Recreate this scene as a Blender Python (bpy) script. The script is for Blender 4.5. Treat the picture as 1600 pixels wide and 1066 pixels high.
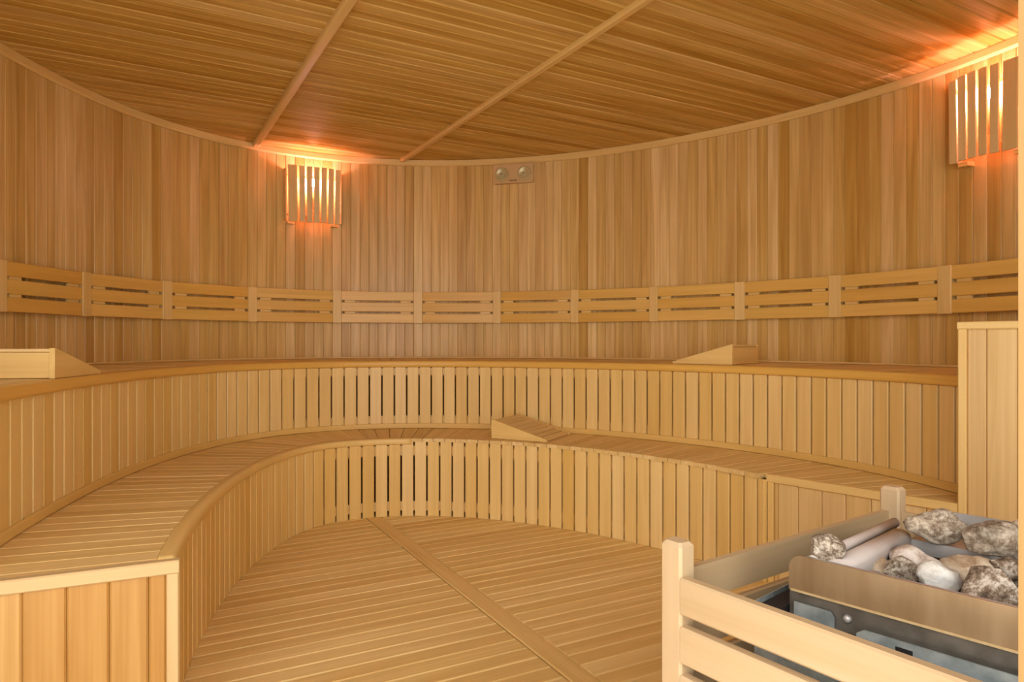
import bpy, bmesh, math, random
import numpy as np
from mathutils import Matrix, Vector, noise

for o in list(bpy.data.objects):
    bpy.data.objects.remove(o)
scene = bpy.context.scene
COL = scene.collection
random.seed(7)

# ------------------------------------------------------------------ camera
FPX, W_IMG, H_IMG, EYE = 1066.67, 1600, 1066, 1.05
cam_data = bpy.data.cameras.new('camera')
cam_data.sensor_width = 36.0
cam_data.lens = 36.0 * FPX / W_IMG
cam_data.clip_start = 0.02
cam = bpy.data.objects.new('camera', cam_data)
cam.location = (0, 0, EYE)
cam.rotation_euler = (math.pi / 2, 0, 0)
COL.objects.link(cam)
scene.camera = cam

# ------------------------------------------------------------------ world: a bright lobby / daylight seen through the glass front
world = bpy.data.worlds.new('world')
scene.world = world
world.use_nodes = True
bg = world.node_tree.nodes['Background']
bg.inputs['Color'].default_value = (1.0, 0.96, 0.91, 1)
bg.inputs['Strength'].default_value = 1.6
BULB_STRENGTH = 240.0

vs = scene.view_settings
vs.view_transform = 'Standard'
vs.look = 'None'
vs.gamma = 1.0
vs.use_curve_mapping = False
vs.exposure = 1.62
# portals in the doorway and the two panes guide the daylight into the room
def portal(x0, x1, z0, z1, y):
    l = bpy.data.lights.new('daylight_portal', 'AREA'); l.shape = 'RECTANGLE'; l.size = x1 - x0; l.size_y = z1 - z0
    l.cycles.is_portal = True
    o = bpy.data.objects.new('daylight_portal', l); o.location = ((x0+x1)/2, y, (z0+z1)/2)
    o.rotation_euler = (math.pi/2, 0, 0)      # emits towards +y
    COL.objects.link(o)
portal(-1.70, 1.95, .0, 2.22, .50)
cy = scene.cycles
cy.use_denoising = True
cy.max_bounces = 8; cy.diffuse_bounces = 4; cy.glossy_bounces = 3; cy.transmission_bounces = 2
cy.use_adaptive_sampling = True; cy.adaptive_threshold = .04
cy.caustics_reflective = False; cy.caustics_refractive = False

# ------------------------------------------------------------------ plan of the room (an egg-shaped curve)
OA, OW = 0.478, 0.728              # lower face / wall measured from the upper bench face
Z_SEAT0, Z_SEAT1, Z_CEIL = 0.467, 0.918, 2.450
KN = [0.3197, 0.1328, 0.2566, 0.4036, 1.1952, 0.818, 0.5298, 0.3843, 0.2853, 0.4469, 0.5334, 0.619, 0.7046]
L0, N0, EXT = 8.0, 1600, 2.6
ds = L0 / N0
_s = np.linspace(0, L0, N0 + 1)
_k = np.interp(_s, np.linspace(0, L0, len(KN)), KN)
_th = 1.9685 - np.concatenate([[0], np.cumsum((_k[:-1] + _k[1:]) / 2 * ds)])
_tm = (_th[:-1] + _th[1:]) / 2
_x = -1.3361 + np.concatenate([[0], np.cumsum(np.cos(_tm) * ds)])
_y = 1.5918 + np.concatenate([[0], np.cumsum(np.sin(_tm) * ds)])
ne = int(EXT / ds)
pre = -np.arange(ne, 0, -1) * ds
post = np.arange(1, ne + 1) * ds
S = np.concatenate([pre, _s, L0 + post])
X = np.concatenate([_x[0] + pre * math.cos(_th[0]), _x, _x[-1] + post * math.cos(_th[-1])])
Y = np.concatenate([_y[0] + pre * math.sin(_th[0]), _y, _y[-1] + post * math.sin(_th[-1])])
TH = np.concatenate([np.full(ne, _th[0]), _th, np.full(ne, _th[-1])])

def tang(s):
    a = float(np.interp(s, S, TH))
    return Vector((math.cos(a), math.sin(a), 0))
def outn(s):
    t = tang(s)
    return Vector((-t.y, t.x, 0))
def pt(s, off, z=0.0):
    n = outn(s)
    return Vector((float(np.interp(s, S, X)) + n.x * off, float(np.interp(s, S, Y)) + n.y * off, z))
def arc_samples(off, pitch, s_a=-EXT + .05, s_b=L0 + EXT - .05, phase=0.0):
    xs = X - np.sin(TH) * off
    ys = Y + np.cos(TH) * off
    d = np.concatenate([[0], np.cumsum(np.hypot(np.diff(xs), np.diff(ys)))])
    a, b = np.interp([s_a, s_b], S, d)
    n = int((b - a) / pitch)
    return [float(np.interp(a + (i + phase) * pitch, d, S)) for i in range(n)]
def s_at_u(u, off):
    a = (u - 800) / FPX
    xs = X - np.sin(TH) * off
    ys = Y + np.cos(TH) * off
    g = xs - a * ys
    i = np.where(g[:-1] * g[1:] <= 0)[0]
    i = max(i, key=lambda j: ys[j])
    t = g[i] / (g[i] - g[i + 1])
    return float(S[i] + t * (S[i + 1] - S[i]))

Y_FRONT = 0.62
# cut lines where the benches end (point, direction, inward-of-bench test)
CL_P, CL_D = Vector((-.884, 1.812, 0)), Vector((-.91, -.414, 0)).normalized()
CR_P, CR_D = Vector((1.113, 2.98, 0)), Vector((.658, -.753, 0)).normalized()
CL_N = Vector((CL_D.y, -CL_D.x, 0))     # points to the bench side (far)
if CL_N.y < 0: CL_N = -CL_N
CR_N = Vector((-CR_D.y, CR_D.x, 0))
if CR_N.y < 0: CR_N = -CR_N
def side_l(p): return (Vector((p[0], p[1], 0)) - CL_P).dot(CL_N)
def side_r(p): return (Vector((p[0], p[1], 0)) - CR_P).dot(CR_N)

# ------------------------------------------------------------------ materials
def new_mat(name):
    m = bpy.data.materials.new(name)
    m.use_nodes = True
    return m, m.node_tree.nodes, m.node_tree.links, m.node_tree.nodes['Principled BSDF']
def srgb(r, g, b):
    f = lambda c: ((c / 255 + .055) / 1.055) ** 2.4 if c > 10 else c / 255 / 12.92
    return (f(r), f(g), f(b), 1)

def wood(name, cols, rough=0.42, grain=0.35, var=1.0, bump=0.0, coat=0.0, spec=.4):
    """cols: list of sRGB plank colours picked at random per object; grain runs along the 'grain' attribute's first axis"""
    m, N, Lk, B = new_mat(name)
    at = N.new('ShaderNodeAttribute'); at.attribute_name = 'grain'
    oi = N.new('ShaderNodeObjectInfo')
    # shift the pattern for every piece
    mul = N.new('ShaderNodeVectorMath'); mul.operation = 'MULTIPLY_ADD'
    cmb = N.new('ShaderNodeCombineXYZ')
    for i, k in enumerate((37.0, 91.0, 53.0)):
        mm = N.new('ShaderNodeMath'); mm.operation = 'MULTIPLY'; mm.inputs[1].default_value = k
        Lk.new(oi.outputs['Random'], mm.inputs[0]); Lk.new(mm.outputs[0], cmb.inputs[i])
    mul.inputs[1].default_value = (1, 1, 1)
    Lk.new(at.outputs['Vector'], mul.inputs[0]); Lk.new(cmb.outputs[0], mul.inputs[2])
    def mapped(scale):
        mp = N.new('ShaderNodeMapping'); mp.inputs['Scale'].default_value = scale
        Lk.new(mul.outputs[0], mp.inputs['Vector']); return mp
    fine = N.new('ShaderNodeTexNoise'); fine.inputs['Scale'].default_value = 1.0
    fine.inputs['Detail'].default_value = 5.0; fine.inputs['Roughness'].default_value = .6
    Lk.new(mapped((1.6, 130, 130)).outputs[0], fine.inputs['Vector'])
    broad = N.new('ShaderNodeTexNoise'); broad.inputs['Scale'].default_value = 1.0
    broad.inputs['Detail'].default_value = 2.0; broad.inputs['Distortion'].default_value = .8
    Lk.new(mapped((1.1, 22, 22)).outputs[0], broad.inputs['Vector'])
    # per-piece colour
    ramp = N.new('ShaderNodeValToRGB')
    els = ramp.color_ramp.elements
    n = len(cols)
    els[0].position = 0; els[0].color = srgb(*cols[0])
    els[1].position = 1; els[1].color = srgb(*cols[-1])
    for i in range(1, n - 1):
        e = els.new(i / (n - 1)); e.color = srgb(*cols[i])
    # random value decorrelated from the pattern offset
    wn = N.new('ShaderNodeTexWhiteNoise'); wn.noise_dimensions = '1D'
    Lk.new(oi.outputs['Random'], wn.inputs['W'])
    Lk.new(wn.outputs['Value'], ramp.inputs['Fac'])
    # darker growth streaks
    def remap(src, a, b, lo, hi):
        r = N.new('ShaderNodeMapRange')
        r.inputs['From Min'].default_value = a; r.inputs['From Max'].default_value = b
        r.inputs['To Min'].default_value = lo; r.inputs['To Max'].default_value = hi
        Lk.new(src, r.inputs['Value']); return r
    r1 = remap(fine.outputs['Fac'], .3, .7, 1 - grain * .2, 1 + grain * .12)
    r2 = remap(broad.outputs['Fac'], .3, .72, 1 + grain * .15, 1 - grain * .55)
    mx = N.new('ShaderNodeMath'); mx.operation = 'MULTIPLY'
    Lk.new(r1.outputs[0], mx.inputs[0]); Lk.new(r2.outputs[0], mx.inputs[1])
    # denser grain is also more orange: raise the streak factor to a different power per channel
    sep = N.new('ShaderNodeCombineXYZ')
    for i, ex in enumerate((.75, 1.1, 1.8)):
        pw = N.new('ShaderNodeMath'); pw.operation = 'POWER'; pw.inputs[1].default_value = ex
        Lk.new(mx.outputs[0], pw.inputs[0]); Lk.new(pw.outputs[0], sep.inputs[i])
    gam = N.new('ShaderNodeVectorMath'); gam.operation = 'MULTIPLY'
    Lk.new(ramp.outputs['Color'], gam.inputs[0]); Lk.new(sep.outputs[0], gam.inputs[1])
    Lk.new(gam.outputs[0], B.inputs['Base Color'])
    B.inputs['Roughness'].default_value = rough
    B.inputs['Specular IOR Level'].default_value = spec
    if coat:
        B.inputs['Coat Weight'].default_value = coat
        B.inputs['Coat Roughness'].default_value = .25
    if bump:
        bp = N.new('ShaderNodeBump'); bp.inputs['Strength'].default_value = bump; bp.inputs['Distance'].default_value = .002
        Lk.new(fine.outputs['Fac'], bp.inputs['Height']); Lk.new(bp.outputs[0], B.inputs['Normal'])
    return m

M = {}
M['wall'] = wood('wall_wood', [(206, 164, 88), (232, 198, 130), (216, 176, 98), (240, 208, 148), (204, 160, 80), (236, 202, 142), (222, 184, 108)], rough=.36, grain=.5)
M['ceil'] = wood('ceiling_wood', [(206, 166, 86), (230, 194, 122), (214, 176, 96), (234, 202, 136), (200, 158, 76), (224, 186, 110)], rough=.6, grain=.55, spec=.03)
M['bench'] = wood('bench_wood', [(230, 192, 116), (238, 204, 134), (226, 186, 106), (240, 208, 144), (234, 198, 122)], rough=.42, grain=.2)
M['seat'] = wood('seat_wood', [(228, 194, 128), (236, 204, 140), (222, 188, 120), (238, 206, 146)], rough=.5, grain=.3)
M['floor'] = wood('floor_wood', [(230, 196, 128), (236, 204, 140), (226, 190, 122), (238, 208, 146)], rough=.55, grain=.32)
M['rail'] = wood('backrest_wood', [(232, 190, 100), (240, 198, 112), (228, 180, 88), (238, 194, 106)], rough=.36, grain=.22)
M['post'] = wood('upright_wood', [(234, 198, 126), (238, 204, 136), (230, 194, 122)], rough=.4, grain=.18)
M['shade'] = wood('lamp_shade_wood', [(232, 198, 138), (236, 206, 150), (228, 190, 124)], rough=.5, grain=.16)
M['pale'] = wood('pale_pine', [(198, 172, 134), (204, 178, 142), (192, 166, 128)], rough=.5, grain=.16)
M['frame'] = wood('pale_frame', [(208, 178, 126), (212, 182, 132)], rough=.45, grain=.14)
M['jamb'] = wood('jamb_wood', [(184, 150, 98), (188, 154, 102)], rough=.5, grain=.14)
M['endplank'] = wood('end_plank_wood', [(192, 146, 82), (206, 164, 100), (184, 134, 66), (198, 156, 92), (208, 172, 116)], rough=.4, grain=.4)
M['panel'] = wood('end_panel_wood', [(220, 184, 118), (230, 198, 140), (214, 174, 102), (226, 192, 134), (230, 198, 146)], rough=.4, grain=.3)

def simple(name, col, rough=.5, metal=0.0, noise_amt=0.0, scale=8.0, stretch=(1, 1, 1), col2=None, bump=0.0):
    m, N, Lk, B = new_mat(name)
    B.inputs['Base Color'].default_value = srgb(*col)
    B.inputs['Roughness'].default_value = rough
    B.inputs['Metallic'].default_value = metal
    if col2:
        tc = N.new('ShaderNodeTexCoord'); mp = N.new('ShaderNodeMapping'); mp.inputs['Scale'].default_value = stretch
        nz = N.new('ShaderNodeTexNoise'); nz.inputs['Scale'].default_value = scale; nz.inputs['Detail'].default_value = 6
        rp = N.new('ShaderNodeValToRGB')
        rp.color_ramp.elements[0].position = .35; rp.color_ramp.elements[1].position = .65
        rp.color_ramp.elements[0].color = srgb(*col); rp.color_ramp.elements[1].color = srgb(*col2)
        Lk.new(tc.outputs['Object'], mp.inputs[0]); Lk.new(mp.outputs[0], nz.inputs['Vector'])
        Lk.new(nz.outputs['Fac'], rp.inputs['Fac']); Lk.new(rp.outputs[0], B.inputs['Base Color'])
        if bump:
            bp = N.new('ShaderNodeBump'); bp.inputs['Strength'].default_value = bump; bp.inputs['Distance'].default_value = .004
            Lk.new(nz.outputs['Fac'], bp.inputs['Height']); Lk.new(bp.outputs[0], B.inputs['Normal'])
    return m
M['shell'] = simple('shell_board', (96, 66, 38), .8, col2=(84, 56, 32))
M['plate'] = simple('tarnished_steel', (196, 168, 130), .34, .7, scale=16, stretch=(1, 1, .2), col2=(168, 138, 100))
M['galv'] = simple('galvanised_steel', (196, 208, 210), .36, .6, scale=26, col2=(150, 164, 168))
M['steelrim'] = simple('grey_steel', (192, 188, 186), .42, .5, scale=14, col2=(168, 164, 160))
M['darksteel'] = simple('dull_dark_steel', (128, 122, 112), .45, .6, scale=30, col2=(104, 98, 88))
M['hem'] = simple('bright_hem', (222, 196, 150), .4, .3, scale=20, col2=(200, 170, 120))
M['rod'] = simple('matt_grey_sheath', (206, 196, 190), .55, .1, scale=9, col2=(190, 178, 170))
M['black'] = simple('shade_black', (22, 18, 15), .8, col2=(14, 12, 10))  # near-black that puts the shade of the stove's openings into colour
M['plastic'] = simple('beige_plastic', (216, 180, 126), .45, col2=(210, 174, 120))
M['reflector'] = simple('lamp_reflector', (206, 190, 140), .3, .2, col2=(196, 180, 130))
M['print'] = simple('dark_print', (110, 76, 40), .6, col2=(104, 70, 36))
M['tile'] = simple('lobby_tile', (206, 200, 190), .4, col2=(196, 190, 180))
M['lens'] = simple('clear_lens', (250, 248, 240), .08, 0, col2=(246, 244, 236))

def stone(name, c1, c2, c3, scale, rough=.85):
    m, N, Lk, B = new_mat(name)
    tc = N.new('ShaderNodeTexCoord'); oi = N.new('ShaderNodeObjectInfo')
    add = N.new('ShaderNodeVectorMath'); add.operation = 'ADD'
    Lk.new(tc.outputs['Object'], add.inputs[0]); Lk.new(oi.outputs['Random'], add.inputs[1])
    nz = N.new('ShaderNodeTexNoise'); nz.inputs['Scale'].default_value = scale * 1.5; nz.inputs['Detail'].default_value = 9; nz.inputs['Roughness'].default_value = .72; nz.inputs['Distortion'].default_value = .25
    n2 = N.new('ShaderNodeTexNoise'); n2.inputs['Scale'].default_value = scale * .28; n2.inputs['Detail'].default_value = 3
    Lk.new(add.outputs[0], nz.inputs['Vector']); Lk.new(add.outputs[0], n2.inputs['Vector'])
    rp = N.new('ShaderNodeValToRGB'); e = rp.color_ramp.elements
    e[0].position = .40; e[0].color = srgb(*c1); e[1].position = .60; e[1].color = srgb(*c3)
    k = e.new(.5); k.color = srgb(*c2)
    Lk.new(nz.outputs['Fac'], rp.inputs['Fac'])
    mr = N.new('ShaderNodeMapRange'); mr.inputs['From Min'].default_value = .3; mr.inputs['From Max'].default_value = .7; mr.inputs['To Min'].default_value = .75; mr.inputs['To Max'].default_value = 1.15
    Lk.new(n2.outputs['Fac'], mr.inputs['Value'])
    sc = N.new('ShaderNodeVectorMath'); sc.operation = 'SCALE'
    Lk.new(rp.outputs[0], sc.inputs[0]); Lk.new(mr.outputs[0], sc.inputs['Scale']); Lk.new(sc.outputs[0], B.inputs['Base Color'])
    B.inputs['Roughness'].default_value = rough
    bp = N.new('ShaderNodeBump'); bp.inputs['Strength'].default_value = 1.0; bp.inputs['Distance'].default_value = .006
    Lk.new(nz.outputs['Fac'], bp.inputs['Height']); Lk.new(bp.outputs[0], B.inputs['Normal'])
    return m
M['st_speck'] = stone('speckled_stone', (112, 92, 74), (176, 158, 136), (232, 222, 204), 70)
M['st_dark'] = stone('dark_veined_stone', (84, 66, 50), (148, 126, 104), (226, 214, 198), 34)
M['st_grey'] = stone('grey_stone', (126, 106, 86), (172, 154, 132), (216, 202, 180), 42)
M['st_white'] = stone('white_stone', (198, 186, 170), (232, 226, 216), (248, 246, 240), 18, .6)
M['st_tan'] = stone('tan_stone', (168, 138, 108), (198, 172, 142), (214, 194, 168), 20)
M['st_pink'] = stone('pinkish_stone', (166, 144, 126), (206, 188, 172), (226, 214, 202), 26)

mg, N, Lk, B = new_mat('pane_glass')
tr = N.new('ShaderNodeBsdfTransparent'); gl = N.new('ShaderNodeBsdfGlossy'); gl.inputs['Roughness'].default_value = .02
mixn = N.new('ShaderNodeMixShader'); fr = N.new('ShaderNodeFresnel'); fr.inputs['IOR'].default_value = 1.45
Lk.new(fr.outputs[0], mixn.inputs[0]); Lk.new(tr.outputs[0], mixn.inputs[1]); Lk.new(gl.outputs[0], mixn.inputs[2])
Lk.new(mixn.outputs[0], N['Material Output'].inputs['Surface'])
M['glass'] = mg
mb, N, Lk, B = new_mat('lamp_bulb_glow')
em = N.new('ShaderNodeEmission'); em.inputs['Color'].default_value = (1.0, .46, .58, 1); em.inputs['Strength'].default_value = BULB_STRENGTH
Lk.new(em.outputs[0], N['Material Output'].inputs['Surface'])
M['bulb'] = mb

# ------------------------------------------------------------------ mesh + object helpers
WM = {}
def link(name, me, mat, parent, mtx):
    o = bpy.data.objects.new(name, me)
    COL.objects.link(o)
    if me is not None and mat is not None and len(me.materials) == 0:
        me.materials.append(mat)
    if parent is not None:
        o.parent = parent
        o.matrix_basis = WM[parent.name].inverted() @ mtx
    else:
        o.matrix_basis = mtx
    WM[o.name] = mtx.copy()
    return o
def tag(o, label, cat, group=None):
    o['label'] = label; o['category'] = cat
    if group: o['group'] = group
    return o
def thing(name, label, cat, loc=(0, 0, 0), group=None, mtx=None):
    o = link(name, None, None, None, mtx if mtx is not None else Matrix.Translation(loc))
    o.empty_display_size = .1
    return tag(o, label, cat, group)
def structure(o):
    o['kind'] = 'structure'; return o

def finish(name, verts, faces, grain=None, smooth=False):
    me = bpy.data.meshes.new(name)
    me.from_pydata([tuple(v) for v in verts], [], faces)
    bm = bmesh.new(); bm.from_mesh(me)
    bmesh.ops.recalc_face_normals(bm, faces=bm.faces)
    bm.to_mesh(me); bm.free()
    a = me.attributes.new('grain', 'FLOAT_VECTOR', 'POINT')
    g = grain if grain is not None else verts
    a.data.foreach_set('vector', np.array([tuple(v) for v in g], dtype=np.float32).ravel())
    if smooth:
        me.polygons.foreach_set('use_smooth', [True] * len(me.polygons))
    return me
_cache = {}
def board(l, w, t, ch=.003, mat=None, ends=0.0):
    """board along local X from 0..l, width Y centred, thickness Z 0..t, both long front edges chamfered"""
    key = (round(l, 4), round(w, 4), round(t, 4), round(ch, 4), round(ends, 4), mat.name if mat else '')
    if key in _cache: return _cache[key]
    prof = [(-w/2, 0), (w/2, 0), (w/2, t-ch), (w/2-ch, t), (-w/2+ch, t), (-w/2, t-ch)]
    v, f = [], []
    for x in (0, l):
        for (y, z) in prof:
            xx = x
            if ends and z == t: xx = x + (ends if x == 0 else -ends)
            v.append((xx, y, z))
    n = len(prof)
    f.append(tuple(range(n))); f.append(tuple(range(n, 2*n)))
    for i in range(n):
        j = (i+1) % n
        f.append((i, j, n+j, n+i))
    me = finish('board', v, f)
    if mat: me.materials.append(mat)
    _cache[key] = me
    return me
def frame(origin, xdir, zdir):
    x = Vector(xdir).normalized(); z = Vector(zdir)
    z = (z - x * z.dot(x)).normalized(); y = z.cross(x)
    m = Matrix((x, y, z)).transposed().to_4x4()
    m.translation = Vector(origin)
    return m
def put_board(name, parent, mat, origin, xdir, zdir, l, w, t, ch=.003, ends=0.0):
    return link(name, board(l, w, t, ch, mat, ends), mat, parent, frame(origin, xdir, zdir))
def clip(poly, p, n):
    """keep the side where (q-p).n >= 0"""
    out = []
    for i in range(len(poly)):
        a, b = poly[i], poly[(i+1) % len(poly)]
        da = (a[0]-p[0])*n[0] + (a[1]-p[1])*n[1]; db = (b[0]-p[0])*n[0] + (b[1]-p[1])*n[1]
        if da >= 0: out.append(a)
        if da * db < 0:
            t = da / (da - db); out.append((a[0]+t*(b[0]-a[0]), a[1]+t*(b[1]-a[1])))
    return out
def area(poly):
    return .5 * sum(poly[i][0]*poly[(i+1) % len(poly)][1] - poly[(i+1) % len(poly)][0]*poly[i][1] for i in range(len(poly)))
def inset(poly, d):
    if area(poly) < 0: poly = poly[::-1]
    q = list(poly)
    n = len(poly)
    for i in range(n):
        a, b = poly[i], poly[(i+1) % n]
        ex, ey = b[0]-a[0], b[1]-a[1]; l = math.hypot(ex, ey)
        if l < 1e-9: continue
        nx, ny = -ey/l, ex/l
        q = clip(q, (a[0]+nx*d, a[1]+ny*d), (nx, ny))
        if len(q) < 3: return None
    return q
def dedupe(poly, eps=2e-3):
    out = []
    for p in poly:
        if not out or math.hypot(p[0]-out[-1][0], p[1]-out[-1][1]) > eps: out.append(p)
    if len(out) > 1 and math.hypot(out[0][0]-out[-1][0], out[0][1]-out[-1][1]) < eps: out.pop()
    return out
def slab_piece(name, parent, mat, poly, z0, z1, gdir, ch=.003, up=True):
    """flat piece with outline poly (world xy); chamfered round the face that looks up (or down); grain along gdir"""
    poly = dedupe(poly)
    if len(poly) < 3 or abs(area(poly)) < 4e-4: return None
    if area(poly) < 0: poly = poly[::-1]
    c = Vector((sum(p[0] for p in poly)/len(poly), sum(p[1] for p in poly)/len(poly)))
    g = Vector((gdir[0], gdir[1])).normalized(); h = Vector((-g.y, g.x))
    loc = [((p[0]-c.x)*g.x + (p[1]-c.y)*g.y, (p[0]-c.x)*h.x + (p[1]-c.y)*h.y) for p in poly]
    inn = inset(loc, ch) if ch else None
    t = z1 - z0
    n = len(loc)
    if inn is None or len(inn) != n: inn = loc; e = 0
    else:
        e = ch
        # align start of inner ring with outer ring
        k = min(range(n), key=lambda i: (inn[i][0]-loc[0][0])**2 + (inn[i][1]-loc[0][1])**2)
        inn = inn[k:] + inn[:k]
    if up: levels = [(loc, 0), (loc, t-e), (inn, t)]
    else: levels = [(inn, 0), (loc, e), (loc, t)]
    v = [(p[0], p[1], z) for ring, z in levels for p in ring]
    f = [tuple(range(n)), tuple(range(2*n, 3*n))]
    for r in range(2):
        for i in range(n):
            j = (i+1) % n
            f.append((r*n+i, r*n+j, (r+1)*n+j, (r+1)*n+i))
    me = finish(name, v, f)
    m = Matrix(((g.x, h.x, 0, c.x), (g.y, h.y, 0, c.y), (0, 0, 1, z0), (0, 0, 0, 1)))
    return link(name, me, mat, parent, m)
def sweep(name, parent, mat, prof, s0, s1, step=.06, smooth=False, base=None):
    """sweep a closed (offset, z) profile along the plan curve"""
    n = max(2, int(abs(s1-s0)/step)+1)
    ss = np.linspace(s0, s1, n)
    base = base if base is not None else pt((s0+s1)/2, prof[0][0], prof[0][1])
    v, g, f = [], [], []
    k = len(prof); acc = 0; last = None
    for s in ss:
        p0 = pt(s, prof[0][0])
        if last is not None: acc += (p0-last).length
        last = p0
        for (o, z) in prof:
            v.append(pt(s, o, z) - base); g.append((acc, o, z))
    f.append(tuple(range(k))); f.append(tuple(range((n-1)*k, n*k)))
    for i in range(n-1):
        for a in range(k):
            b = (a+1) % k
            f.append((i*k+a, i*k+b, (i+1)*k+b, (i+1)*k+a))
    me = finish(name, v, f, g, smooth)
    return link(name, me, mat, parent, Matrix.Translation(base))
def rect_prof(o0, o1, z0, z1, ch=0.0):
    if not ch: return [(o0, z0), (o1, z0), (o1, z1), (o0, z1)]
    return [(o0+ch, z0), (o1, z0), (o1, z1), (o0+ch, z1), (o0+ch*.3, z1-ch*.3), (o0, z1-ch), (o0, z0+ch), (o0+ch*.3, z0+ch*.3)]
def poly_obj(name, parent, mat, verts, faces, mtx=Matrix.Identity(4), smooth=False, grain=None):
    return link(name, finish(name, verts, faces, grain, smooth), mat, parent, mtx)
def cyl_mesh(r, h, n=20, r2=None, axis='z'):
    r2 = r if r2 is None else r2
    v = [(r*math.cos(2*math.pi*i/n), r*math.sin(2*math.pi*i/n), 0) for i in range(n)] + [(r2*math.cos(2*math.pi*i/n), r2*math.sin(2*math.pi*i/n), h) for i in range(n)]
    f = [tuple(range(n)), tuple(range(n, 2*n))] + [(i, (i+1) % n, n+(i+1) % n, n+i) for i in range(n)]
    return v, f
def extrude_poly(poly, d):
    """poly in local XZ, extruded along local Y from 0 to d"""
    n = len(poly)
    v = [(p[0], 0, p[1]) for p in poly] + [(p[0], d, p[1]) for p in poly]
    f = [tuple(range(n)), tuple(range(n, 2*n))] + [(i, (i+1) % n, n+(i+1) % n, n+i) for i in range(n)]
    return v, f

# ------------------------------------------------------------------ structure
room = [(p.x, p.y) for p in (pt(s, OW + .004) for s in np.linspace(-EXT, L0 + EXT, 90))]
room = clip(room, (0, Y_FRONT), (0, 1))
S_WL = [s for s in np.linspace(-EXT, 1, 800) if pt(s, OW).y > Y_FRONT][0]
S_WR = [s for s in np.linspace(6, L0 + EXT, 800) if pt(s, OW).y > Y_FRONT][-1]
outer = [(p.x, p.y) for p in (pt(s, OW + .06) for s in np.linspace(S_WL, S_WR, 80))]

# slabs
def slab(name, poly, z0, z1, mat):
    n = len(poly)
    v = [(x, y, z0) for x, y in poly] + [(x, y, z1) for x, y in poly]
    f = [tuple(range(n)), tuple(range(n, 2*n))] + [(i, (i+1) % n, n+(i+1) % n, n+i) for i in range(n)]
    return structure(poly_obj(name, None, mat, v, f))
floor = slab('floor', outer, -.08, -.022, M['shell'])
ceiling = slab('ceiling', outer, Z_CEIL + .016, Z_CEIL + .07, M['shell'])
lobby = slab('floor_lobby', [(-4, -4), (4, -4), (4, Y_FRONT - .1), (-4, Y_FRONT - .1)], -.08, -.001, M['tile'])

# curved wall: backing shell + boards
wall = structure(sweep('wall_curved', None, M['shell'], rect_prof(OW + .016, OW + .06, -.02, Z_CEIL + .016), S_WL, S_WR, .07))
PW = .068
for s in arc_samples(OW, PW, S_WL + .03, S_WR - .03, .5):
    p = pt(s, OW + .0155, .0)
    put_board('plank', wall, M['wall'], p, (0, 0, 1), -outn(s), Z_CEIL - .002, PW - .0008, .0145, .0026)

# ceiling boards in three fields divided by two battens
db = Vector(((200 - 800) / FPX, 1, 0)).normalized(); ee = Vector((db.y, -db.x, 0))
e1 = Vector((-1.757, 4.73, 0)).dot(ee); e2 = Vector((-.79, 5.16, 0)).dot(ee)
PC = .0715
for k, (ea, eb) in enumerate(((-4, e1), (e1, e2), (e2, 4.5))):
    c = -1.2 + k * .029
    while c < 6.4:
        q = [tuple((ee*a + db*b)[:2]) for a, b in ((ea, c), (eb, c), (eb, c + PC - .0015), (ea, c + PC - .0015))]
        for i in range(len(room)):
            a, b = room[i], room[(i+1) % len(room)]
            # room runs clockwise: inside is on the right
            ex, ey = b[0]-a[0], b[1]-a[1]
            q = clip(q, a, (ey, -ex))
            if len(q) < 3: break
        if len(q) >= 3:
            slab_piece('plank', ceiling, M['ceil'], q, Z_CEIL, Z_CEIL + .0155, ee, .006, up=False)
        c += PC
def ceiling_batten(e, w, t, n):
    # line points inside the room
    lo, hi = None, None
    for c in np.arange(-1, 7, .01):
        p = ee*e + db*c
        ok = all(((b[1]-a[1])*(p.x-a[0]) - (b[0]-a[0])*(p.y-a[1])) >= 0 for a, b in zip(room, room[1:] + room[:1]))
        if ok:
            lo = c if lo is None else lo; hi = c
    o = put_board('trim_%d' % n, None, M['post'], ee*e + db*(lo+.03) + Vector((0, 0, Z_CEIL)), db, (0, 0, -1), hi-lo-.05, w, t, .008)
    return structure(o)
ceiling_batten(e1, .046, .03, 1)
ceiling_batten(e2, .042, .022, 2)

# floor boards + diagonal strip
df = Vector(((228 - 800) / FPX, 1, 0)).normalized(); fe = Vector((df.y, -df.x, 0))
f0 = Vector((.2305, 2.1, 0)).dot(fe); SW = .08
PF = .077
for k, (ea, eb) in enumerate(((-4, f0 - SW/2 - .003), (f0 + SW/2 + .003, 4.5))):
    c = -1.2 + k * .04
    while c < 6.4:
        q = [tuple((fe*a + df*b)[:2]) for a, b in ((ea, c), (eb, c), (eb, c + PF - .0012), (ea, c + PF - .0012))]
        for i in range(len(room)):
            a, b = room[i], room[(i+1) % len(room)]
            q = clip(q, a, (b[1]-a[1], -(b[0]-a[0])))
            if len(q) < 3: break
        if len(q) >= 3:
            slab_piece('plank', floor, M['floor'], q, -.0218, 0, fe, .005)
        c += PF
q = [tuple((fe*a + df*b)[:2]) for a, b in ((f0-SW/2, -1.2), (f0+SW/2, -1.2), (f0+SW/2, 6.4), (f0-SW/2, 6.4))]
for i in range(len(room)):
    a, b = room[i], room[(i+1) % len(room)]
    q = clip(q, a, (b[1]-a[1], -(b[0]-a[0])))
slab_piece('strip', floor, M['floor'], q, -.0218, .002, df, .004)

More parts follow.
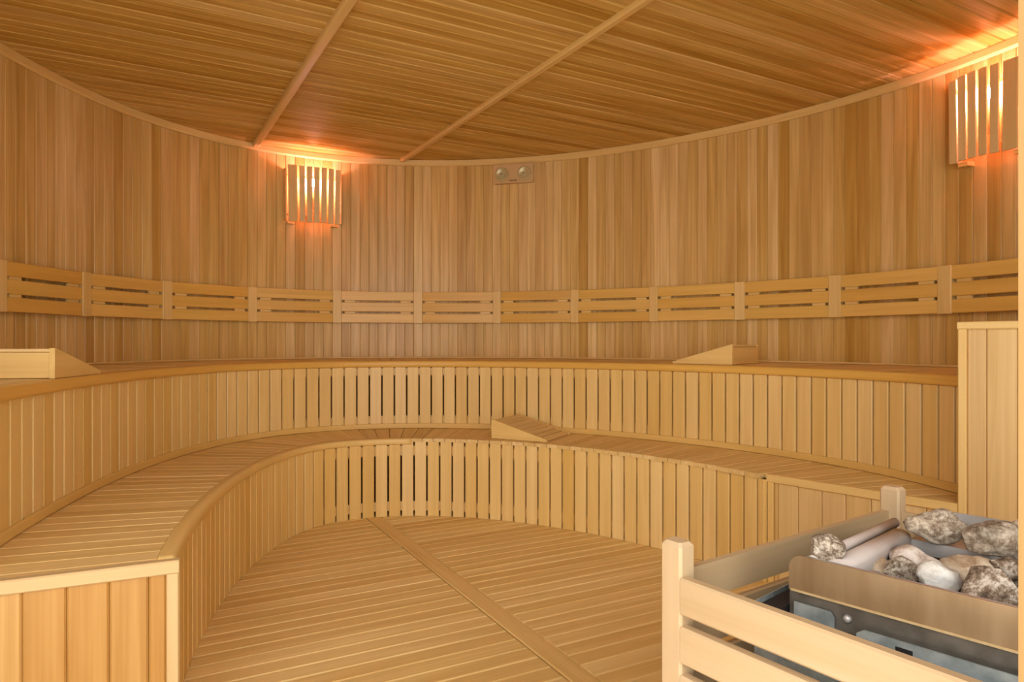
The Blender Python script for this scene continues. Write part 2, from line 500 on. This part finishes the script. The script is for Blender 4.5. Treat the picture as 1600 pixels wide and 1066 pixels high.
# crown trim and the thin bead along the upper seat
sw = np.linspace(S_WL + .02, S_WR - .02, 8)
crown = structure(sweep('trim_3', None, M['post'], [(OW-.022, Z_CEIL-.002), (OW-.0015, Z_CEIL-.002), (OW-.0015, Z_CEIL-.046), (OW-.012, Z_CEIL-.046), (OW-.020, Z_CEIL-.036)], S_WL + .02, S_WR - .02, .06))

# front: glazed screen with the open doorway the camera looks through
def wbox(name, parent, mat, x0, x1, y0, y1, z0, z1):
    ax = max((x1-x0, 0), (y1-y0, 1), (z1-z0, 2))[1]
    v = [(x, y, z) for z in (z0, z1) for y in (y0, y1) for x in (x0, x1)]
    f = [(0, 1, 3, 2), (4, 5, 7, 6), (0, 1, 5, 4), (2, 3, 7, 6), (0, 2, 6, 4), (1, 3, 7, 5)]
    g = [{0: p, 1: (p[1], p[0], p[2]), 2: (p[2], p[0], p[1])}[ax] for p in v]
    return link(name, finish(name, v, f, g), mat, parent, Matrix.Identity(4))
XL, XR = pt(S_WL, OW).x, pt(S_WR, OW).x
JR = .7405 * Y_FRONT            # right jamb, just inside the right edge of the picture
JL = -.56
fy0, fy1 = Y_FRONT - .09, Y_FRONT - .001
wf = structure(wbox('wall_front', None, M['post'], XL - .06, XR + .06, fy0, fy1, 2.22, Z_CEIL + .016))
for n, (a, b) in enumerate(((XL, JL), (JR, XR))):
    w = structure(link('window_%d' % (n+1), None, None, None, Matrix.Identity(4)))
    wbox('jamb', w, M['jamb'], a, a + .07, fy0, fy1, 0, 2.22)
    wbox('jamb', w, M['jamb'], b - .07, b, fy0, fy1, 0, 2.22)
    wbox('sill', w, M['jamb'], a + .07, b - .07, fy0, fy1, 0, .08)
    wbox('head', w, M['jamb'], a + .07, b - .07, fy0, fy1, 2.16, 2.22)
    wbox('pane', w, M['glass'], a + .07, b - .07, (fy0+fy1)/2 - .004, (fy0+fy1)/2 + .004, .08, 2.16)

# ------------------------------------------------------------------ benches
def bench_ok(s, off, m=0.0):
    p = pt(s, off)
    if s < 4: return side_l(p) > m
    t = (p - CR_P).dot(CR_D)
    return t < -.036 if off < -.1 else (side_r(p) > m or t < 0)
def cut_ends(q, s, ml, mr):
    if s < 4: return clip(q, CL_P + CL_N*ml, CL_N)
    if max((Vector((*p, 0)) - CR_P).dot(CR_D) for p in q[:2]) < 0: return q
    return clip(q, CR_P + CR_N*mr, CR_N)
PA, PB = .0768, .0815
# ---- lower bench
lb = thing('lower_bench', 'lower curved slatted wooden bench running around the open floor', 'bench', pt(4, -OA))
S_NOSE = s_at_u(637, -OA - .012)
mids = arc_samples(-OA/2, PB, phase=.2)
S_NOSE = min(mids, key=lambda q: abs(q - S_NOSE))
sA = arc_samples(-OA, PA, phase=.2)
in_A = [s for s in sA if bench_ok(s, -OA, .03)]
for s in in_A:
    w = PA - .0095 + random.uniform(-.001, .001)
    top = Z_SEAT0 - (.038 if s < S_NOSE - .045 else .0215)
    put_board('face_slat', lb, M['bench'], pt(s, -OA + .018, .001), (0, 0, 1), -outn(s), top - .001, w, .018, .0025)
sl0, sl1 = in_A[0], in_A[-1]
# narrow last slat beside the framed end panel
s_e = min(np.linspace(sl1, sl1 + .3, 400), key=lambda q: abs((pt(q, -OA) - CR_P).dot(CR_D) + .003))
d_e = (pt(s_e, -OA) - pt(sl1, -OA)); w_e = d_e.length - (PA - .0095)/2 - .008
if w_e > .01:
    pm = pt(sl1, -OA) + d_e.normalized() * (d_e.length - w_e/2)
    put_board('face_slat', lb, M['bench'], pm + outn(sl1)*.018 + Vector((0, 0, .001)), (0, 0, 1), -outn(s_e), Z_SEAT0 - .0225, w_e, .018, .0025)
for z0, z1 in ((.03, .085), (.36, .42)):
    sweep('backing_rail', lb, M['bench'], rect_prof(-OA + .0185, -OA + .04, z0, z1), sl0, sl1)
sweep('nosing', lb, M['bench'], rect_prof(-OA - .014, -OA + .03, Z_SEAT0 - .037, Z_SEAT0, .010), sl0 - .03, S_NOSE, .05, True)
mids = arc_samples(-OA/2, PB, phase=.2)
for s, s2 in zip(mids[:-1], mids[1:]):
    if not (-1.2 < s < 8.6): continue
    g = .0014
    nose = (s + s2)/2 < S_NOSE
    fo = (-OA + .0315) if nose else (-OA - .006 - random.uniform(0, .007))
    def pp(ss, o, sgn):
        p = pt(ss, o) + tang(ss) * g * sgn; return (p.x, p.y)
    q = [pp(s, fo, 1), pp(s2, fo, -1), pp(s2, -.001, -1), pp(s, -.001, 1)]
    q = cut_ends(q, s, .026, .026)
    if len(q) < 3: continue
    slab_piece('seat_slat', lb, M['seat'], q, Z_SEAT0 - .021, Z_SEAT0 - random.uniform(0, .0012), outn((s+s2)/2), .0028)

def end_panel(parent, P, D, Nin, t0, t1, z0, z1, joints, name='end_panel', stile=.03, cap=.032, right_stile=False, thick=.022, proud=0.0, mat_frame=None, mat_plank=None):
    """framed panel of vertical boards standing on the line P + t D; Nin points away from the viewer"""
    mf = mat_frame or M['post']
    ep = link(name, None, None, parent, Matrix.Translation(P + D*t0 + Vector((0, 0, z0))))
    out = -Nin
    base = P + Nin*(thick - proud)
    put_board('top_rail', ep, mf, base + D*t0 + Vector((0, 0, z1 - cap/2)), D, out, t1 - t0, cap, thick + .004, .004)
    put_board('stile', ep, mf, base + D*(t0 + stile/2) + Vector((0, 0, z0)), (0, 0, 1), out, z1 - z0 - cap, stile, thick, .003)
    if right_stile:
        put_board('stile', ep, mf, base + D*(right_stile + stile/2) + Vector((0, 0, z0)), (0, 0, 1), out, z1 - z0 - cap, stile, thick, .003)
    for a, b in zip(joints[:-1], joints[1:]):
        put_board('plank', ep, mat_plank or M['panel'], base + D*((a+b)/2) + Vector((0, 0, z0)), (0, 0, 1), out, z1 - z0 - cap, b - a - .0012, thick - .007, .005)
    return ep
# t runs from the aisle outward
end_panel(lb, CL_P, CL_D, CL_N, 0, .50, .001, Z_SEAT0 + .002, [.03, .0717, .161, .254, .347, .44, .50], stile=.03, cap=.036, mat_frame=M['frame'], mat_plank=M['endplank'])
end_panel(lb, CR_P, CR_D, CR_N, 0, .724, .001, Z_SEAT0 + .002, [.028, .045, .134, .2345, .330, .427, .525, .62, .724], stile=.028, cap=.034)

# ---- upper bench
ub = thing('upper_bench', 'upper curved slatted wooden bench along the rounded wall', 'bench', pt(4, 0, Z_SEAT0))
sB = arc_samples(0, PB, phase=.35)
in_B = [s for s in sB if bench_ok(s, 0, .04)]
for s in in_B:
    w = PB - .0095 + random.uniform(-.001, .001)
    put_board('face_slat', ub, M['bench'], pt(s, .018, Z_SEAT0 + .001), (0, 0, 1), -outn(s), Z_SEAT1 - .045 - Z_SEAT0, w, .018, .0025)
u0, u1 = in_B[0], in_B[-1]
for z0, z1 in ((.50, .55), (.82, .868)):
    sweep('backing_rail', ub, M['bench'], rect_prof(.0185, .04, z0, z1), u0, u1)
sweep('skirting', ub, M['bench'], rect_prof(-.012, -.0005, Z_SEAT0 + .0005, Z_SEAT0 + .034, .004), u0 - .02, u1 + .02)
sweep('nosing', ub, M['rail'], rect_prof(-.018, .045, Z_SEAT1 - .043, Z_SEAT1, .012), u0 - .03, u1 + .03, .05, True)
mids = arc_samples(OW/2, PB, phase=.6)
for s, s2 in zip(mids[:-1], mids[1:]):
    if not (-1.2 < s < 8.6): continue
    g = .0022
    def pp(ss, o, sgn):
        p = pt(ss, o) + tang(ss) * g * sgn; return (p.x, p.y)
    q = [pp(s, .047, 1), pp(s2, .047, -1), pp(s2, OW - .0015, -1), pp(s, OW - .0015, 1)]
    q = cut_ends(q, s, .026, .03)
    if len(q) < 3: continue
    slab_piece('seat_slat', ub, M['seat'], q, Z_SEAT1 - .021, Z_SEAT1 - random.uniform(0, .0012), outn((s+s2)/2), .0028)
sweep('rear_bead', ub, M['post'], rect_prof(OW - .016, OW - .002, Z_SEAT1 + .0005, Z_SEAT1 + .011, .003), u0, u1)
end_panel(ub, CL_P, CL_D, CL_N, .501, 1.19, .001, Z_SEAT1 + .002, [.531 + .092*i for i in range(8)], stile=.03, cap=.036)

# ---- partition at the right end of the upper bench
tp = thing('partition_panel', 'tall framed plank partition ending the upper bench behind the stove', 'partition', CR_P + CR_D*.725)
js = [.7515, .809, .902, .928, 1.02, 1.112, 1.204, 1.296, 1.388, 1.48, 1.56]
end_panel(tp, CR_P, CR_D, CR_N, .7245, 1.56, .001, 1.118, js, name='panel', stile=.027, cap=.027, right_stile=.902, thick=.024, proud=.004)

# ------------------------------------------------------------------ backrest panels along the wall
RZ0, RZ1 = 1.1884, 1.425
ORF = OW - .05
posts_u = [(-2, 12), (130, 143.5), (255, 270), (388, 402), (520, 534), (646, 660), (770, 782.5), (891, 903.5), (1014, 1027), (1147, 1163), (1294, 1313), (1464, 1486)]
post_s = [(s_at_u(a, ORF - .005), s_at_u(b, ORF - .005)) for a, b in posts_u]
gap_s = post_s[-1][0] - post_s[-2][0]
post_s.append((post_s[-1][0] + gap_s, post_s[-1][1] + gap_s))
where = ['slatted backrest panel at the far left, above the left headrest',
         'second slatted backrest panel from the left edge of the photo',
         'third slatted backrest panel from the left edge of the photo',
         'slatted backrest panel directly below the small far lamp',
         'slatted backrest panel just right of the one below the small far lamp',
         'slatted backrest panel just left of the one under the twin spotlight unit',
         'slatted backrest panel directly below the twin spotlight unit',
         'slatted backrest panel just right of the one under the twin spotlight unit',
         'slatted backrest panel above the left tip of the right wedge headrest',
         'slatted backrest panel above and right of the upper right wedge headrest',
         'second slatted backrest panel from the right edge of the photo',
         'slatted backrest panel at the right edge, below the near lamp']
sh = .0685; gp = (RZ1 - RZ0 - 3*sh) / 2
for i in range(12):
    (a0, a1), (b0, b1) = post_s[i], post_s[i+1]
    t = thing('backrest_panel', where[i], 'backrest', pt((a1+b0)/2, OW, RZ0), 'slatted backrest panels along the wall')
    def upright(sa, sb):
        pa, pb = pt(sa, ORF - .005), pt(sb, ORF - .005)
        d = pb - pa; nn = Vector((-d.y, d.x, 0)).normalized()
        dep = .0535
        put_board('upright', t, M['post'], (pa+pb)/2 + nn*dep + Vector((0, 0, RZ0 - .002)), (0, 0, 1), -nn, RZ1 - RZ0 + .004, d.length, dep, .003)
    upright(a0, a1)
    if i == 11: upright(b0, b1)
    pa, pb = pt(a1, ORF), pt(b0, ORF)
    d = pb - pa; dn = d.normalized(); nn = Vector((-d.y, d.x, 0)).normalized()
    for k in range(3):
        z = RZ0 + sh/2 + k*(sh + gp)
        put_board('slat', t, M['rail'], pa + dn*.0008 + nn*.018 + Vector((0, 0, z)), d, -nn, d.length - .0016, sh, .018, .003)
    for k in range(2):
        z = RZ0 + sh + gp/2 + k*(sh + gp)
        for c in (.022, d.length - .022 - .075):
            put_board('spacer', t, M['post'], pa + dn*c + nn*.020 + Vector((0, 0, z)), d, -nn, .075, gp - .0006, .015, .001)
    for c in (.06, d.length - .06):
        put_board('batten', t, M['post'], pa + dn*c + nn*.036 + Vector((0, 0, RZ0 + .01)), (0, 0, 1), -nn, RZ1 - RZ0 - .02, .04, .0175, .001)

# ------------------------------------------------------------------ lamps
def lamp(label, u_c, n_narrow, wide_left, shift):
    s = s_at_u(u_c, OW)
    o = pt(s, OW, 1.915); tx = tang(s); out = -outn(s)
    # local frame: x along wall to the right, y towards the room, z up
    m = Matrix((tx, out, Vector((0, 0, 1)))).transposed().to_4x4()
    if Vector(m.col[0][:3]).cross(Vector(m.col[1][:3])).z < 0: pass
    m.translation = o
    t = thing('wall_lamp', label, 'lamp', mtx=m, group='slatted sauna wall lamps')
    wn, ww, g, H, dep = .039, .064, .0125, .405, .105
    tot = ww + n_narrow*wn + n_narrow*g
    x = -tot/2 + shift
    xs = []
    order = ([ww] + [wn]*n_narrow) if wide_left else ([wn]*n_narrow + [ww])
    x0 = x
    for w in order:
        xs.append((x + w/2, w)); x += w + g
    x1 = x - g
    L = lambda px, py, pz: m @ Vector((px, py, pz))
    X_ = Vector(m.col[0][:3]); Y_ = Vector(m.col[1][:3])
    for k, (cx, w) in enumerate(xs):
        bow = .018 * (1 - ((cx - (x0+x1)/2) / ((x1-x0)/2))**2)
        zt = random.uniform(-.003, .003)
        lean = (cx - (x0+x1)/2) * .035
        up = (Vector((0, 0, 1)) * H + X_ * lean).normalized()
        put_board('slat', t, M['shade'], L(cx - lean*.5, dep + bow - .008, zt), up, Y_, H, w, .010, .0015)
    for xe, sg in ((x0 - .006, -1), (x1 + .006, 1)):      # one slat turned back on either side
        put_board('side_slat', t, M['shade'], L(xe + sg*.0, .070, .012), (0, 0, 1), X_*sg, H - .03, .042, .010, .0015)
        put_board('side_slat', t, M['shade'], L(xe + sg*.0, .0235, .012), (0, 0, 1), X_*sg, H - .03, .044, .010, .0015)
    for z in (.052, H - .075):
        put_board('hoop', t, M['bench'], L(x0 + .001, dep - .0165, z), X_, Y_, x1 - x0 - .002, .014, .008, .001)
        for xe in (x0 + .001, x1 - .011):
            put_board('hoop', t, M['bench'], L(xe + .005, .004, z), Y_, (0, 0, 1), dep - .022, .01, .012, .001)
    put_board('base_block', t, M['post'], L(x0 + .004, .03, -.012), X_, (0, 0, 1), .05, .05, .022, .002)
    put_board('base_block', t, M['post'], L(x1 - .054, .03, -.012), X_, (0, 0, 1), .05, .05, .022, .002)
    # lampholder and bulb
    v, f = cyl_mesh(.020, .16, 20, .014)
    poly_obj('lamp_holder', t, M['plastic'], v, f, m @ Matrix.Translation(((x0+x1)/2, .055, .11)), True)
    prof = [(.009, 0), (.011, .01), (.0135, .022), (.014, .034), (.012, .046), (.007, .055), (.0, .058)]
    v, f = [], []
    n = 20
    for r, z in prof[:-1]:
        v += [(r*math.cos(2*math.pi*i/n), r*math.sin(2*math.pi*i/n), z) for i in range(n)]
    v.append((0, 0, prof[-1][1])); f.append(tuple(range(n)))
    for k in range(len(prof)-2):
        f += [(k*n+i, k*n+(i+1) % n, (k+1)*n+(i+1) % n, (k+1)*n+i) for i in range(n)]
    k = len(prof)-2
    f += [(k*n+i, k*n+(i+1) % n, len(v)-1) for i in range(n)]
    poly_obj('bulb', t, M['bulb'], v, f, m @ Matrix.Translation(((x0+x1)/2, .055, .2705)), True)
    # two stays that carry the shade
    return t
lamp('small glowing slatted wooden wall lamp left of the twin spotlight unit', 487, 6, True, 0)
lamp('large glowing slatted wooden wall lamp at the upper right corner', 1559, 5, False, 0.0)

# ------------------------------------------------------------------ twin spotlight unit under the crown trim
s = s_at_u(803.5, OW)
m = Matrix((tang(s), -outn(s), Vector((0, 0, 1)))).transposed().to_4x4(); m.translation = pt(s, OW - .0015, 2.325)
eu = thing('spotlight_unit', 'beige wall unit with two round spotlights under the ceiling trim', 'light', mtx=m)
w_, h_, d_ = .158, .072, .035
v, f = extrude_poly([(-w_, -h_+.008), (-w_+.008, -h_), (w_-.008, -h_), (w_, -h_+.008), (w_, h_-.008), (w_-.008, h_), (-w_+.008, h_), (-w_, h_-.008)], d_)
poly_obj('body', eu, M['plastic'], v, f, m)
for cx in (-.088, .088):
    mm = m @ Matrix.Translation((cx, d_, -.004)) @ Matrix.Rotation(-math.pi/2, 4, 'X')
    n = 28; v = []; f = []
    for r, z in ((.052, 0), (.052, .010), (.046, .012), (.034, .004), (.014, .001)):
        v += [(r*math.cos(2*math.pi*i/n), r*math.sin(2*math.pi*i/n), z) for i in range(n)]
    for k in range(4): f += [(k*n+i, k*n+(i+1) % n, (k+1)*n+(i+1) % n, (k+1)*n+i) for i in range(n)]
    f.append(tuple(range(4*n, 5*n))); f.append(tuple(range(n)))
    rf = poly_obj('reflector', eu, M['reflector'], v, f, mm, True)
    v, f = cyl_mesh(.007, .014, 12, .004); poly_obj('lamp_capsule', rf, M['lens'], v, f, mm @ Matrix.Translation((.006, .012, .0015)), True)
    put_board('filament_bracket', rf, M['print'], mm @ Vector((-.016, -.012, .0025)), mm.to_3x3() @ Vector((1, .9, 0)), mm.to_3x3() @ Vector((0, 0, 1)), .022, .004, .006, .0005)
for k, (a, b) in enumerate(((-.030, .007), (-.021, .006), (-.013, .009), (.0, .007), (.009, .006), (.017, .010))):
    put_board('print_mark', eu, M['print'], m @ Vector((a, d_ - .0002, -.052)), m.to_3x3() @ Vector((1, 0, 0)), m.to_3x3() @ Vector((0, 1, 0)), b, .008, .0006, .0001)

# ------------------------------------------------------------------ wedge headrests
def headrest(label, corner, ldir, wdir, z, n=8, Lh=.36, Wh=.37, Hh=.112):
    """corner = tall end, near side; ldir towards the thin tip; wdir across"""
    l = Vector((*ldir, 0)).normalized(); w = Vector((*wdir, 0)); w = (w - l*w.dot(l)).normalized()
    m = Matrix((l, w, Vector((0, 0, 1)))).transposed().to_4x4(); m.translation = Vector((corner[0], corner[1], z + .0012))
    t = thing('wedge_headrest', label, 'headrest', mtx=m, group='wooden wedge headrests on the benches')
    tk = .018
    tri = [(0, 0), (Lh, 0), (Lh, .012), (.006, Hh), (0, Hh)]
    for y in (0, Wh - tk):
        v, f = extrude_poly(tri, tk)
        poly_obj('side', t, M['bench'], v, f, m @ Matrix.Translation((0, y, 0)))
    r = m.to_3x3()
    put_board('back_board', t, M['bench'], m @ Vector((.016, tk + .0005, (Hh-.014)/2)), r @ Vector((0, 1, 0)), r @ Vector((-1, 0, 0)), Wh - 2*tk - .001, Hh - .016, .016, .002)
    sl = Vector((Lh - .006, 0, .012 - Hh)); Ls = sl.length; sd = sl.normalized(); nrm = Vector((-sd.z, 0, sd.x))
    if nrm.z < 0: nrm = -nrm
    pitch = Ls / n
    for k in range(n):
        c = Vector((.006, tk + .0005, Hh)) + sd*(pitch*(k+.5)) - nrm*.012
        put_board('slat', t, M['seat'], m @ c, r @ Vector((0, 1, 0)), r @ nrm, Wh - 2*tk - .001, pitch - .008, .011, .002)
    return t
headrest('wooden wedge headrest on the lower bench in the middle', (-.123, 4.085), (.322, -.16), (.172, .327), Z_SEAT0)
headrest('wooden wedge headrest on the upper bench at the right', (1.205, 3.735), (-.75, .66), (.66, .75), Z_SEAT1)
headrest('wooden wedge headrest on the upper bench cut by the left edge', (-1.597, 2.385), (-.15, .99), (-.99, -.15), Z_SEAT1, Hh=.106)

# ------------------------------------------------------------------ stove with guard
GA = Vector((.58, -.815, 0)).normalized(); GB = Vector((-GA.y, GA.x, 0))      # along front rail, along back rail (away to the right)
G0 = Vector((.316, 1.302, 0))
LF, LBk = .78, .835
gd = thing('stove_guard', 'pale wooden post and rail guard around the sauna stove', 'guard rail', G0)
corners = {(i, j): G0 + GA*(LF*i) + GB*(LBk*j) for i in (0, 1) for j in (0, 1)}
for (i, j), c in corners.items():
    pw, pd, ph = .050, .042, .668
    a, b = pw/2, pd/2; e = .005
    ring = lambda k: [(-a+e+k, -b+k), (a-e-k, -b+k), (a-k, -b+e+k), (a-k, b-e-k), (a-e-k, b-k), (-a+e+k, b-k), (-a+k, b-e-k), (-a+k, -b+e+k)]
    v = [(x, y, 0) for x, y in ring(0)] + [(x, y, ph-.008) for x, y in ring(0)] + [(x, y, ph) for x, y in ring(.006)]
    f = [tuple(range(8)), tuple(range(16, 24))] + [(r*8+k, r*8+(k+1) % 8, (r+1)*8+(k+1) % 8, (r+1)*8+k) for r in (0, 1) for k in range(8)]
    mm = Matrix((GA, GB, Vector((0, 0, 1)))).transposed().to_4x4(); mm.translation = c + Vector((0, 0, .003))
    poly_obj('post', gd, M['pale'], v, f, mm, grain=[(p[2], p[0], p[1]) for p in v])
for k in range(6):
    z = .609 - .0345 - .0905*k
    up = Vector((0, 0, z))
    put_board('rail', gd, M['pale'], corners[0, 0] + GA*.0255 - GB*.003 + up + GB*.0, GA, -GB, LF - .051, .069, .020, .004)
    put_board('rail', gd, M['pale'], corners[0, 1] + GA*.0255 + up - GB*.008, GA, GB, LF - .051, .069, .020, .004)
    put_board('rail', gd, M['pale'], corners[0, 0] + GB*.0215 + up, GB, -GA, LBk - .043, .069, .020, .004)
    put_board('rail', gd, M['pale'], corners[1, 0] + GB*.0215 + up, GB, GA, LBk - .043, .069, .020, .004)

# stove frame: P1 front left corner of the tray, a runs along the front plate, b to the back right
SA = Vector((.664, -.748, 0)).normalized(); SB = Vector((-SA.y, SA.x, 0))
P1 = Vector((.519, 1.28, 0)); TL, TW = .56, .585
def at(a, b, z): return P1 + SA*a + SB*b + Vector((0, 0, z))
ms = Matrix((SA, SB, Vector((0, 0, 1)))).transposed().to_4x4(); ms.translation = P1
st = thing('sauna_stove', 'steel electric sauna stove filled with stones inside the guard', 'stove', mtx=ms)
def sbox(name, mat, a0, a1, b0, b1, z0, z1, parent=None, ch=.0):
    v = [(x, y, z) for z in (z0, z1) for y in (b0, b1) for x in (a0, a1)]
    f = [(0, 1, 3, 2), (4, 5, 7, 6), (0, 1, 5, 4), (2, 3, 7, 6), (0, 2, 6, 4), (1, 3, 7, 5)]
    return poly_obj(name, parent or st, mat, v, f, ms)
# outer casing (open box) on feet
c0, c1, d0, d1, zc = -.045, TL + .04, -.045, TW + .04, .562
casing = sbox('casing', M['galv'], c0, c1, d0, d0 + .002, .10, zc - .05)
for a0, a1, b0, b1 in ((c0, c1, d1-.002, d1), (c0, c0+.002, d0+.002, d1-.002), (c1-.002, c1, d0+.002, d1-.002)):
    sbox('casing_wall', M['galv'], a0, a1, b0, b1, .10, zc)
sbox('casing_floor', M['galv'], c0 + .002, c1 - .002, d0 + .002, d1 - .002, .10, .104)
sbox('casing_shade', M['black'], c0 + .006, c1 - .006, d0 + .006, d1 - .006, .46, .53)  # black block painted in for the shade inside the open casing
for a in (c0 + .02, c1 - .06):
    for b in (d0 + .02, d1 - .06):
        sbox('foot', M['galv'], a, a + .04, b, b + .04, .003, .10)
def plate(b, z0, z1, r, th, mat, name, a0=0.0, a1=TL):
    pts = [(a0, z0), (a1, z0)]
    for k in range(7):
        an = k/6*math.pi/2; pts.append((a1 - r + r*math.cos(an), z1 - r + r*math.sin(an)))
    for k in range(7):
        an = math.pi/2 + k/6*math.pi/2; pts.append((a0 + r + r*math.cos(an), z1 - r + r*math.sin(an)))
    v, f = extrude_poly(pts, th)
    return poly_obj(name, st, mat, v, f, ms @ Matrix.Translation((0, b, 0)))
plate(0, .585, .652, .026, .0025, M['plate'], 'front_plate')
sbox('plate_hem', M['hem'], .004, TL - .004, -.0012, .0002, .5842, .5880)
sbox('casing_shade', M['black'], c0 + .003, -.004, d0 + .003, d1 - .003, .531, .553)  # black strip painting the shade in the gap between casing and tray
sbox('plate_lip', M['steelrim'], .03, TL - .03, .0025, .010, .6495, .652)
plate(TW - .003, .575, .652, .03, .003, M['steelrim'], 'rear_plate', .05, TL)
# recess under the front plate: folded galvanised strip with tab, bolt and slot
sbox('lower_strip', M['darksteel'], .0, TL, .0035, .006, .535, .592)
pts = [(.012, .528), (.085, .528), (.085, .556), (.078, .566), (.012, .566)]
v, f = extrude_poly(pts, .004); poly_obj('fixing_tab', st, M['galv'], v, f, ms @ Matrix.Translation((0, -.0042, 0)))
v, f = cyl_mesh(.0085, .006, 18, .005)
poly_obj('bolt', st, M['steelrim'], v, f, ms @ Matrix.Translation((.105, .0034, .560)) @ Matrix.Rotation(math.pi/2, 4, 'X'), True)
pts = [(.125, .49), (TL, .49), (TL, .556), (.14, .556), (.128, .548)]
v, f = extrude_poly(pts, .004)
fs = poly_obj('lower_front_sheet', st, M['galv'], v, f, ms @ Matrix.Translation((0, -.016, 0)))
sbox('slot', M['black'], .190, .216, -.0166, -.0158, .532, .546, parent=fs)
# stone tray: side walls, ledge, floor
sbox('tray_floor', M['black'], .0, TL, .012, TW - .005, .5305, .534)
def bar(name, mat, a, b0, b1, z, r, sq=1.0, n=16, depth=0.0):
    v, f = [], []
    for b in (b0, b1):
        for k in range(n):
            an = 2*math.pi*k/n
            zz = r*math.sin(an)
            if zz < 0: zz = zz*(1 + depth/r)
            v.append((a + r*sq*math.cos(an), b, z + zz))
    f = [tuple(range(n)), tuple(range(n, 2*n))] + [(i, (i+1) % n, n+(i+1) % n, n+i) for i in range(n)]
    return poly_obj(name, st, mat, v, f, ms, True)
bar('side_tube', M['rod'], .034, .015, .43, .640, .011)
bar('side_bar', M['rod'], .074, .015, .347, .636, .014, 1.5, 20, .035)
bar('side_tube', M['rod'], TL - .03, .015, TW - .01, .640, .011)
sbox('side_wall', M['steelrim'], .003, .006, .004, TW - .06, .535, .612)
sbox('side_wall', M['steelrim'], TL - .006, TL - .003, .004, TW - .004, .535, .632)
lg = sbox('ledge', M['steelrim'], .09, TL - .045, .352, TW - .006, .626, .630)
sbox('ledge_lip', M['steelrim'], .09, TL - .045, .349, .352, .604, .632, parent=lg)

# stones
def rock(name, label, a, b, z, sx, sy, sz, mat, seed, rot=0, group='stove stones', rough=.28):
    bm = bmesh.new()
    bmesh.ops.create_icosphere(bm, subdivisions=4, radius=1)
    rnd = random.Random(seed)
    off = Vector((rnd.uniform(-50, 50), rnd.uniform(-50, 50), rnd.uniform(-50, 50)))
    cuts = []
    for _ in range(9):
        d = Vector((rnd.uniform(-1, 1), rnd.uniform(-1, 1), rnd.uniform(-1, 1))).normalized()
        cuts.append((d, rnd.uniform(.62, .92)))
    for vtx in bm.verts:
        p = vtx.co.copy()
        for d, h in cuts:
            e = p.dot(d) - h
            if e > 0: p -= d * e * .98
        p *= 1 + rough * (noise.fractal(p*1.3 + off, 1.0, 2.0, 4) * .45) + .035 * noise.noise(p*7 + off)
        vtx.co = Vector((p.x*sx, p.y*sy, p.z*sz))
    me = bpy.data.meshes.new(name); bm.to_mesh(me); bm.free()
    me.polygons.foreach_set('use_smooth', [True]*len(me.polygons))
    m = ms @ Matrix.Translation((a, b, z)) @ Matrix.Rotation(rot, 4, 'Z') @ Matrix.Rotation(rnd.uniform(-.25, .25), 4, 'X')
    o = link(name, me, mat, None, m)
    return tag(o, label, 'stone', group)
def rock_px(label, u, v, z, wpx, hpx, mat, seed, rot=0, dep=.8, rough=.28):
    y = (EYE - z) * FPX / (v - 533); x = (u - 800) / FPX * y
    rel = Vector((x, y, 0)) - P1
    sx = wpx*y/FPX/2*1.12; sz = hpx*y/FPX/2*1.15
    # local x turned to face the camera, so the silhouette width is the real one
    view = math.atan2(-x, y) - math.atan2(SA.y, SA.x)
    rock('stove_stone', label, rel.dot(SA), rel.dot(SB), z, sx, sx*dep, sz, mat, seed, view + rot, rough=rough)
rock_px('small round speckled stone standing on the left end of the stove', 1291, 857, .664, 50, 40, M['st_speck'], 1, rough=.2)
rock_px('large grey veined stone on the rear ledge, left of its pair', 1463, 822, .668, 78, 46, M['st_grey'], 12, .25)
rock_px('largest grey stone on the rear ledge beside the veined one', 1549, 840, .664, 82, 54, M['st_grey'], 23, .3)
rock_px('tan stone behind the largest grey one at the right edge', 1597, 830, .662, 34, 32, M['st_tan'], 4)
rock_px('flat pinkish stone in the middle of the stove', 1428, 876, .618, 66, 42, M['st_pink'], 5, .3, .7)
rock_px('low tan stone close behind the front steel plate', 1366, 884, .612, 50, 26, M['st_tan'], 6)
rock_px('small speckled stone in front of the flat pinkish one', 1404, 893, .614, 50, 44, M['st_speck'], 7, 0, .6)
rock_px('white quartz stone behind the front steel plate', 1464, 905, .622, 58, 52, M['st_white'], 38, 0, .7)
rock_px('large dark veined stone behind the front plate at right', 1544, 925, .626, 92, 66, M['st_dark'], 9, .2, .62)
rock_px('brownish stone between the white and the rear ledge stones', 1516, 890, .606, 78, 44, M['st_tan'], 10, 0, .6)
rock_px('dark mottled stone above the large dark veined one', 1577, 890, .620, 46, 48, M['st_dark'], 11, 0, .7)
rock_px('pale stone at the right edge above the dark mottled one', 1606, 880, .620, 36, 36, M['st_pink'], 13)

print('objects', len(bpy.data.objects))
